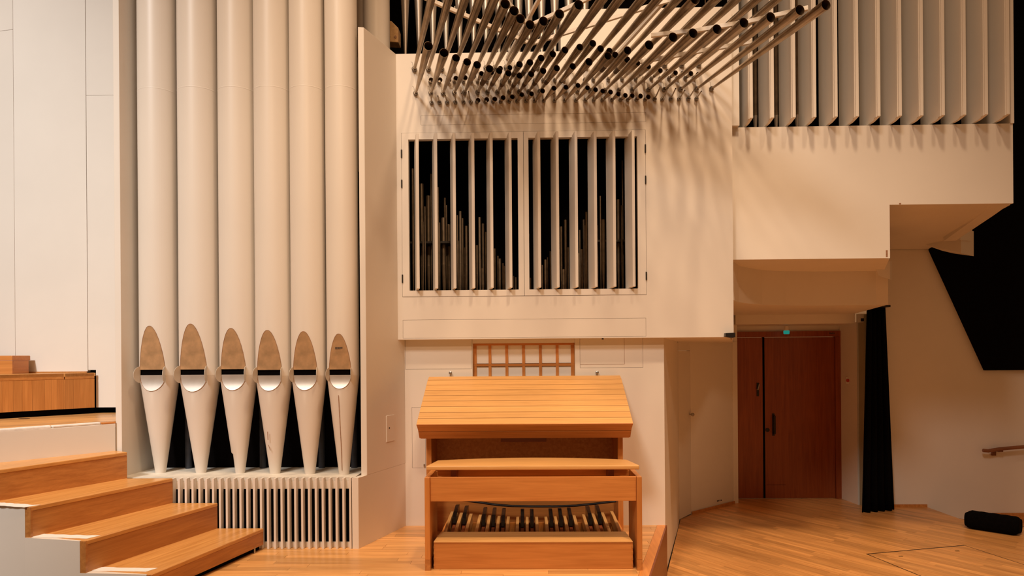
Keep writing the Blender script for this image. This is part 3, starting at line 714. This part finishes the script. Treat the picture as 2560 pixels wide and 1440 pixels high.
def len_to(bx, z, py):
    lo, hi = .05, 3.0
    for _ in range(40):
        md = (lo+hi)/2
        if prj(Vector((bx, YC, z))+HV*md)[1] > py: lo = md
        else: hi = md
    return lo
rowA = [(1036, -150), (1071, -115), (1104, -80), (1134, -48), (1163, -16), (1190, 10), (1215, 27), (1237, 47), (1265, 62), (1290, 53), (1315, 35), (1343, 12), (1383, -12), (1418, -36), (1464, -60), (1497, -85), (1538, -110),
        (1574, -2), (1617, -60), (1660, -95), (1703, -130), (1745, -160)]
for k, (px, my) in enumerate(rowA):
    bx = P(px, 175-.021*(px-1037), YC).x
    horn(bx, zA, len_to(bx, zA, my), .036, 'long metal trumpet pipe in the top row, %s from the wing wall' % ORD[k], 'top row of trumpet pipes', .023, .013)
rowB = [(1077, 203), (1100, 199.5), (1122, 199.5), (1140, 195.5), (1163, 194), (1184, 190), (1204, 184), (1229, 181), (1251, 171), (1274.6, 169), (1299, 161), (1325, 156), (1353, 145), (1382, 135), (1412.6, 125), (1450, 118), (1482, 108.5), (1501.6, 121.7), (1524, 128), (1538.5, 137.5),
        (1568, 149), (1595, 158), (1621.6, 166.5), (1636, 172), (1651, 176.4), (1670, 179), (1689, 182), (1708, 183), (1727.5, 184), (1746, 186)]
for k, (px, py) in enumerate(rowB):
    bx, L = from_mouth(px, py, zB)
    horn(bx, zB, max(L, .06), .028 if L > .35 else .022, 'slim metal trumpet pipe in the second row down, %s from the wing wall' % ORD[k], 'second row of trumpet pipes', .017, .009)
rowC = [(1071, 115), (1110, 132), (1140, 145), (1168, 155), (1193, 162), (1224, 172), (1248, 177), (1271, 183), (1299, 189), (1328, 185), (1358, 177), (1392, 170.5), (1432, 166), (1472.6, 154.6), (1520, 139.5), (1569, 126),
        (1623, 112.5), (1683, 93), (1733, 83), (1793, 73), (1860, 57), (1927, 43), (2000, 25), (2065, 12)]
for k, (px, py) in enumerate(rowC):
    bx, L = from_mouth(px, py, zC); R = .034 if k < 2 else (.027 if 5 < k < 13 else .031)
    if k > 15: R = .035
    horn(bx, zC, L, R, 'flared metal trumpet pipe in the third row down, %s from the wing wall' % ORD[k], 'third row of trumpet pipes', .020, .0095)
rowD = [(1195, 251), (1217, 249), (1237, 247.6), (1258, 244), (1281, 242), (1304.6, 236.5), (1329, 234.5), (1356.6, 227), (1385, 220.5), (1415, 218), (1445, 213.5), (1469, 219.6), (1489, 224), (1507, 227.6), (1526.5, 230), (1546, 235), (1563.6, 238.5), (1581, 239), (1601.5, 240), (1621, 242)]
for k, (px, py) in enumerate(rowD):
    bx, L = from_mouth(px, py, zD)
    horn(bx, zD, max(L, .055), .0215, 'small wide-mouthed trumpet pipe in the lowest row, %s from the wing wall' % ORD[k], 'lowest row of trumpet pipes', .0165, .009)
stubs = [(1079, 1077, 239), (1099, 1094.5, 240), (1118, 1113.5, 239), (1139, 1138, 233.5), (1159, 1154, 233), (1177, 1171, 229), (1636, 1649.6, 219.6), (1655, 1670, 220), (1676, 1689, 221.5), (1697, 1712, 226), (1720, 1735.5, 224.6), (1740, 1753.6, 228)]
for k, (bpx, tx, ty) in enumerate(stubs):
    B0 = P(bpx, 259-.018*(bpx-1079), YC); B0.z = zD; tip = G(tx, ty, zD)
    L = max(.1, YC-tip.y); ax = Vector((tip.x-B0.x, tip.y-B0.y, 0)).normalized()
    h = empty('trumpet_pipe', B0, 'thin straight stub tube in the lowest trumpet row, %s stub from the wing wall' % ORD[k], 'organ pipe', 'thin stub tubes of the lowest row')
    lathe('socket', [(0, .014), (.006, .0175), (.022, .0175), (.03, .012)], B0, (0, -1, 0), 'socket', h, 16)
    lathe('stub', [(.02, .0055), (L, .0055), (L, .0042), (L-.04, .004)], B0, ax, ['tin', 'tindark'], h, 10, (True, True), [0]*20+[1]*10+[0, 1])
    tube('tuning_wire', [B0+Vector((.004, -.012, .015)), B0+Vector((.004, -.02, .04)), B0+Vector((-.004, -.02, .045))], .0014, 'socket', h, 4)
# white racks that carry the long pipes
rk = empty('trumpet_rack', (.1, 5.3, 3.9), 'white V shaped rails carrying the long trumpet pipes', 'rack')
def rail(pts, z, hgt=.030, t=.022):
    q = [G(x, y, z) for x, y in pts]
    for a, b in zip(q[:-1], q[1:]): seg('rail', a, b, t, z, z+hgt, 'white2', rk, .002)
rail([(1040, -14), (1095, 12), (1327, 112)], zA+.042); rail([(1329, 112), (1640, 14), (1760, -20)], zA+.042)
rail([(1262, -2), (1322, 66)], zA+.042); rail([(1326, 66), (1460, 4), (1520, -24)], zA+.042)
rail([(1628, 92), (1740, 80), (1870, 58), (2020, 24)], zC+.040); rail([(1600, 158), (1690, 142), (1790, 124), (1880, 108)], zC+.040)
for px, py in ((1268, 165), (1537, 132)):
    b0 = P(px, py, YC); L = 1.0
    d2 = Vector((-HV.y, HV.x, 0))*.012; p0 = Vector((b0.x, YC, zA)); p3 = p0+HV*1.35
    plan('rack_arm', [(p0-d2)[:2], (p3-d2)[:2], (p3+d2)[:2], (p0+d2)[:2]], zA+.075, zA+.10, 'white2', rk)
for px in range(1110, 1330, 27):
    q = G(px, 14+(px-1095)*.435, zA+.042); tube('rail_pin', [(q.x, q.y+.01, q.z+.005), (q.x, q.y+.01, q.z+.055)], .003, 'white2', rk, 5)
# bright pipes standing behind the case top
for k, px in enumerate((1013, 1047, 1082, 1115, 1149, 1184, 1215, 1247, 1272, 1297, 1323, 1354, 1387, 1422, 1462, 1500)):
    Y = 6.55+.07*(k % 2); p = P(px, 60, Y); z0 = 4.252
    pe = empty('flue_pipe', (p.x, Y, z0), 'bright tin pipe with tapering foot above the case top, %s from the wing wall' % ORD[k], 'organ pipe', 'tin pipes above the case')
    lathe('pipe_foot', [(0, .006), (.06, .008), (.70, .042), (.95, .054)], (p.x, Y, z0), (0, 0, 1), 'rearpipe', pe, 24)
    lathe('pipe_body', [(.951, .054), (2.2, .054)], (p.x, Y, z0), (0, 0, 1), 'rearpipe', pe, 24)

# ================================================================ LATTICE, KNOBS, SMALL FITTINGS
lt = empty('lattice_panel', (-.02, 6.09, 1.19), 'wooden lattice with white panes set in the wall above the console', 'lattice')
x0, x1 = P(1183, 900, 6.09).x, P(1437, 900, 6.09).x; zt_ = P(1300, 858, 6.09).z; zbt = 1.2
vs = [1184, 1225, 1267, 1309, 1351, 1393, 1435]
fw = .014
def lx(px): return P(px, 900, 6.09).x
ph = [(P(1300, 863, 6.09).z, zt_), (P(1300, 909, 6.09).z, P(1300, 915.5, 6.09).z), (zbt, zbt+.03)]
for (a, b) in ph: box('rail', x0, x1, 6.08, 6.10, a, b, 'oakx', lt)
for j, px in enumerate(vs):
    c = lx(px); w = .0155 if j in (0, 6) else .0125
    c += .012 if j == 0 else (-.012 if j == 6 else 0)
    box('muntin', c-w, c+w, 6.0815, 6.099, zbt, zt_-.001, 'oakz', lt)
for j in range(6):
    for a, b in ((ph[1][1], ph[0][0]), (zbt+.03, ph[1][0])):
        box('pane', lx(vs[j])+.004, lx(vs[j+1])-.004, 6.093, 6.097, a-.003, b+.003, 'pane', lt)
box('reveal_board', -.476, .429, 6.045, 6.078, zt_, 1.655, 'white', wl)
for px, py, nm in ((1127, 932, 'next to the filler panel'), (1492, 931, 'below the access panel')):
    q = P(px, py, YL); lathe('coat_knob', [(0, .008), (.02, .008), (.022, .014), (.032, .0145), (.036, .008)], (q.x, YL, q.z), (0, -1, 0), 'steel', None, 16)
    tag(bpy.context.scene.objects[-1] if False else bpy.data.objects['coat_knob' if nm.startswith('next') else 'coat_knob.001'], 'small round steel knob on the white wall above the lid, '+nm, 'knob')
q = P(1507, 846, YC+.05); tag(lathe('dark_peg', [(0, .008), (.012, .009)], (q.x, YC+.06, Z0+.001), (0, 0, -1), 'iron', None, 12), 'tiny dark peg under the case edge above the access panel', 'peg')
sp = empty('spot_fixture', (1.74, 5.93, 1.63), 'small black lamp fixture at the lower corner of the organ case', 'lamp fixture')
prism('housing', [P(1810, 833, 5.92), P(1834, 832, 5.92), P(1834, 843, 5.92), P(1826, 845, 5.92), P(1810, 842, 5.92)], (0, -.05, 0), 'blackpl', sp, .002)
q = P(1827, 846, 5.9); tube('bracket', [q, q+Vector((.004, 0, -.008))], .004, 'iron', sp, 6)
ex = empty('exit_lamp', P(1966, 812, 9.0), 'small white ceiling fitting with glowing teal glass above the double door', 'lamp')
q = P(1966, 812, 9.0)
lathe('cap', [(0, .008), (.012, .008), (.014, .030), (.075, .032)], q, (0, 0, -1), 'white2', ex, 18)
lathe('glass', [(.0755, .033), (.082, .038), (.115, .037), (.122, .028)], q, (0, 0, -1), 'teal', ex, 18)
sv = empty('sensor_box', P(2150, 790, 8.75), 'small beige sensor box high beside the curtain', 'box')
a, b = P(2141, 785, 8.75), P(2165, 806, 8.75)
box('case', a.x, b.x, 8.70, 8.76, b.z, a.z, 'white2', sv, .006)
box('grille', a.x+.03, b.x-.02, 8.698, 8.6995, b.z+.01, b.z+.05, 'iron', sv)
rb = empty('call_button', P(2118, 960, 9.0), 'small beige wall box with a red button beside the double door', 'button')
q = P(2120, 951, 9.0); box('plate', q.x-.03, q.x+.03, 8.985, 9.012, q.z-.045, q.z+.045, 'white2', rb, .004)
lathe('button', [(0, .022), (.014, .020), (.018, .012)], (q.x-.012, 8.984, q.z), (0, -1, 0), 'red', rb, 14)
hr = empty('handrail', P(2500, 1130, 8.58), 'brown wooden handrail on brackets fixed to the dim right wall', 'handrail')
r0, r1 = P(2458, 1126, 8.56), P(2560, 1117, 8.56)
tube('rail', [r0, r0+Vector((.06, 0, -.006)), r0+(r1-r0)*.4, r1, r1+(r1-r0)*2.5], .022, 'handrail', hr, 12)
q = P(2503, 1124, 8.56); box('bracket', q.x-.025, q.x+.025, 8.56, 8.66, q.z-.03, q.z-.005, 'handrail', hr); box('bracket', q.x-.06, q.x-.015, 8.63, 8.66, q.z-.085, q.z-.02, 'handrail', hr)

# ---- black curtain
cu = empty('curtain', (4.3, 8.4, ZS), 'long black curtain hanging in folds beside the double door', 'curtain')
c0, c1 = G(2160, 1284, ZS), G(2236, 1275, ZS); ztop = P(2190, 766, 8.3).z
V = []; Fs = []; n = 48; rows = 10
for j in range(rows+1):
    t = j/rows; z = ZS+.004+(ztop-ZS)*t
    xl = c0.x+(P(2170, 770, 8.33).x-c0.x)*t; xr = c1.x+(P(2219, 770, 8.45).x-c1.x)*t
    for i in range(n+1):
        u = i/n; fold = math.sin(u*math.pi*9)*.035*(1-.45*t)
        V.append((xl+(xr-xl)*u, 8.36+.14*u+fold, z))
for j in range(rows):
    for i in range(n): Fs.append((j*(n+1)+i, j*(n+1)+i+1, (j+1)*(n+1)+i+1, (j+1)*(n+1)+i))
o = mk('drape', V, Fs, 'blackcloth', cu, True); md = o.modifiers.new('thickness', 'SOLIDIFY'); md.thickness = .012
box('curtain_rail', P(2172, 766, 8.4).x, P(2222, 766, 8.4).x, 8.36, 8.52, ztop-.004, ztop+.02, 'iron', cu)

# ---- black bolster on the stage
bg_ = empty('bolster', (4.95, 7.5, ZS), 'black padded roll lying on the stage floor near the right wall', 'bolster')
a, b = G(2410, 1322, ZS), G(2545, 1343, ZS); a = Vector((a.x, a.y)); b = Vector((b.x, b.y))
ln = (b-a).length; dx = (b-a).normalized(); dn = Vector((-dx.y, dx.x)); 
hgt = (P(2425, 1281, a.y+.05).z-ZS)*1.12
V = []; Fs = []; NU, NV = 22, 24
for i in range(NU+1):
    u = i/NU; e = min(u, 1-u)*ln; sq = 1-max(0, 1-e/.05)**2*.28
    for k in range(NV):
        t = 2*math.pi*k/NV; cs_, sn = math.cos(t), math.sin(t); pw = .62
        w = math.copysign(abs(cs_)**pw, cs_)*.105*sq; h = math.copysign(abs(sn)**pw, sn)*hgt/2*sq
        p = a+dx*(ln*u)+dn*(.105+w); V.append((p.x, p.y, ZS+hgt/2*1.0+h+.002*math.sin(u*30+k)))
for i in range(NU):
    for k in range(NV): Fs.append((i*NV+k, i*NV+(k+1) % NV, (i+1)*NV+(k+1) % NV, (i+1)*NV+k))
Fs += [tuple(range(NV-1, -1, -1)), tuple(NU*NV+k for k in range(NV))]
mk('cover', V, Fs, 'blackcloth', bg_, True)
for s in (0, 1):
    ring = [Vector(V[(NU if s else 0)*NV+k]) for k in range(NV)]+[Vector(V[(NU if s else 0)*NV])]
    tube('end_piping', ring, .005, 'blackcloth', bg_, 5)

# ================================================================ CONSOLE
co = empty('organ_console', (0, 5.75, 0), 'oak organ console with closed slatted sloping lid against the white wall', 'organ console')
lx0, lx1 = -.862, .824
ya, za, yb, zb = 6.0, 1.325, 5.31, .972
nbrd = 9; fr = [0]+[.085+(1-.085)*k/(nbrd-1) for k in range(nbrd)]
ld = empty('lid', (0, 5.65, .97)); ld.parent = co; WL['lid'] = Vector((0, 5.65, .97)); ld.location = WL['lid']-WL[co.name]
for k in range(nbrd):
    f0, f1 = fr[k]+.0036, fr[k+1]-.0036
    y0, z0 = ya+(yb-ya)*f0, za+(zb-za)*f0; y1, z1 = ya+(yb-ya)*f1, za+(zb-za)*f1
    n = Vector((0, -(za-zb), (ya-yb))).normalized()*-.02
    ins = .022 if k == 0 else 0
    prism('lid_board', [(lx0+ins*.2, y0, z0), (lx1-ins*.2, y0, z0), (lx1, y1, z1), (lx0, y1, z1)], n, 'oaklid', ld, .0016)
n = Vector((0, -(za-zb), (ya-yb))).normalized()*-.02
prism('lid_core', [(lx0+.01, ya-.01, za-.014), (lx1-.01, ya-.01, za-.014), (lx1-.01, yb+.02, zb-.0), (lx0+.01, yb+.02, zb-.0)], n, 'iron', ld)
yc, zc = 5.42, .847
for f0, f1 in ((.0, .495), (.505, 1.0)):
    y0, z0 = yb+(yc-yb)*f0, zb-.003+(zc-zb)*f0; y1, z1 = yb+(yc-yb)*f1, zb+(zc-zb)*f1
    prism('fascia_board', [(lx0+.002*f0*8, y0, z0), (lx1-.002*f0*8, y0, z0), (lx1-.016*f1, y1, z1), (lx0+.016*f1, y1, z1)], (0, .022, .012), 'oakx', ld, .0012)
for x in (lx0+.004, lx1-.024): prism('lid_cheek', [(x, 5.99, za-.025), (x, yb+.03, zb-.02), (x, yc+.015, zc+.002), (x, 5.99, zc+.002)], (.02, 0, 0), 'oaky', ld)
px0, px1, px2, px3 = -.829, -.786, .742, .784
box('side_panel', px0, px1, 5.60, 6.035, .001, .95, 'oakz', co, .002); box('side_panel', px2, px3, 5.60, 6.035, .001, .95, 'oakz', co, .002)
box('knee_board', px1+.001, px2-.001, 5.93, 5.95, .56, .93, 'riser', co)
box('kick_board', px1+.001, px2-.001, 5.87, 5.89, .301, .42, 'oakx', co)
box('kick_board', px1+.001, px2-.001, 5.87, 5.89, .0, .297, 'oakx', co)
box('key_bed', px1+.001, px2-.001, 5.66, 5.93, .845, .90, 'redwood', co)
box('key_slip', P(1252, 1100, 5.62).x, P(1366, 1100, 5.62).x, 5.62, 5.66, P(1300, 1105, 5.62).z, .88, 'redwood', co, .003)
box('pedal_niche', P(1318, 1256, 5.865).x, P(1428, 1256, 5.865).x, 5.862, 5.8695, .325, .44, 'redwood', co)
for a_, b_ in ((1281, 1310), (1330, 1372), (1378, 1420)): box('swell_pedal', P(a_, 1256, 5.82).x, P(b_, 1256, 5.82).x, 5.80, 5.861, .335, .43, 'iron', co, .004)
cb = [P(x, y, 5.74) for x, y in ((1120, 1246), (1160, 1251), (1200, 1256), (1240, 1262), (1280, 1265), (1330, 1266), (1390, 1266), (1440, 1264), (1490, 1259), (1548, 1252))]
tag(tube('cable', cb, .010, 'blackpl', co, 8), 'thick black sagging cable')

# ================================================================ PEDALBOARD
pb = empty('pedalboard', (.03, 5.2, 0), 'organ pedalboard with pale and black pedals behind an oak heel board', 'pedalboard')
bx0, bx1 = -.664, .737
hb = box('heel_board', bx0, bx1, 4.805, 4.835, .001, .185, 'oakx', pb, .002)
prism('heel_cap', [(bx0, 4.800, .186), (bx1, 4.800, .186), (bx1-.03, 4.97, .212), (bx0+.03, 4.97, .212), ], (0, 0, .010), 'oaklid', pb, .003)
for s, x in ((0, bx0), (1, bx1-.03)):
    box('side_rail', x, x+.03, 4.836, 5.62, .001, .15, 'oaky', pb, .002)
    for k in range(4): box('finger_joint', (x-.0006) if s == 0 else x+.0206-.0, (x+.010) if s == 0 else x+.0306, 4.8035, 4.8052, .02+.042*k, .04+.042*k, 'riser', hb)
box('back_rail', bx0+.03, bx1-.03, 5.60, 5.62, .001, .13, 'oakx', pb)
box('bed', bx0+.031, bx1-.031, 4.85, 5.58, .002, .03, 'iron', pb)
notes = 18; kx0 = G(1113, 1336, .17).x; kx1 = G(1551, 1337, .17).x; pit = (kx1-kx0)/(notes-1); mid = (kx0+kx1)/2
def kz(x): return .045*((x-mid)/(kx1-mid))**2
pat = [1, 1, 0, 1, 1, 1, 0]
for i in range(notes):
    x = kx0+pit*i; w = .0125; dz = kz(x)
    prism('natural_pedal', [(x-w, 4.92, .10), (x-w, 5.60, .10+dz), (x-w, 5.60, .182+dz), (x-w, 5.44, .180+dz), (x-w, 5.16, .172+dz*.6), (x-w, 4.92, .155)], (2*w, 0, 0), 'key', pb, .003)
    if i < notes-1 and pat[i % 7]:
        xs = x+pit/2; dz = kz(xs)
        sp_ = prism('sharp_pedal', [(xs-.012, 4.93, .08), (xs-.012, 5.60, .08+dz), (xs-.012, 5.60, .155+dz), (xs-.012, 4.93, .125)], (.024, 0, 0), 'redwood', pb)
        prism('ebony_block', [(xs-.0155, 5.37, .150+dz*.8), (xs-.0155, 5.66, .158+dz), (xs-.0155, 5.68, .230+dz), (xs-.0155, 5.62, .236+dz), (xs-.0155, 5.46, .222+dz*.9), (xs-.0155, 5.38, .195+dz*.85)], (.031, 0, 0), 'sharp', sp_, .005)

# ================================================================ BENCH
be = empty('organ_bench', (.04, 4.98, 0), 'oak organ bench with broad polished seat in front of the pedals', 'bench')
gx0, gx1, gx2, gx3 = -.72, -.683, .762, .798
for a, b in ((gx0, gx1), (gx2, gx3)):
    sp_ = box('side_panel', a, b, 4.77, 5.16, .075, .652, 'oakz', be, .003)
    box('foot_block', a-.0005, b+.0005, 4.7695, 5.1605, 0, .0745, 'riser', be)
box('apron', gx1+.001, gx2-.001, 4.785, 4.81, .482, .651, 'oakx', be, .002)
box('back_apron', gx1+.001, gx2-.001, 5.11, 5.135, .50, .64, 'oakx', be, .002)
box('seat_frame', gx1+.02, gx2-.02, 5.02, 5.04, .62, .699, 'oakx', be)
for px in (1135, 1526):
    q = P(px, 1184, 4.9); box('seat_block', q.x-.02, q.x+.02, 4.86, 5.0, .60, .699, 'redwood', be)
sxl, sxr = -.708, .782
pts = [(sxl, 4.79), (sxr, 4.79), (sxr+.004, 4.80)]
pts += [(.735, 5.06)]+[(.735-1.40*k/10, 5.06+.12*(1-((k-5)/5.0)**2)) for k in range(0, 11)]+[(sxl-.004, 4.80)]
pp_ = []
for p in pts:
    if not pp_ or (Vector(p)-Vector(pp_[-1])).length > 1e-4: pp_.append(p)
st_ = plan('seat', pp_, .700, .729, 'oaklid', be); bevel(st_, .009, 3)
for p in st_.data.polygons: p.use_smooth = True
st_.data.set_sharp_from_angle(angle=math.radians(50))
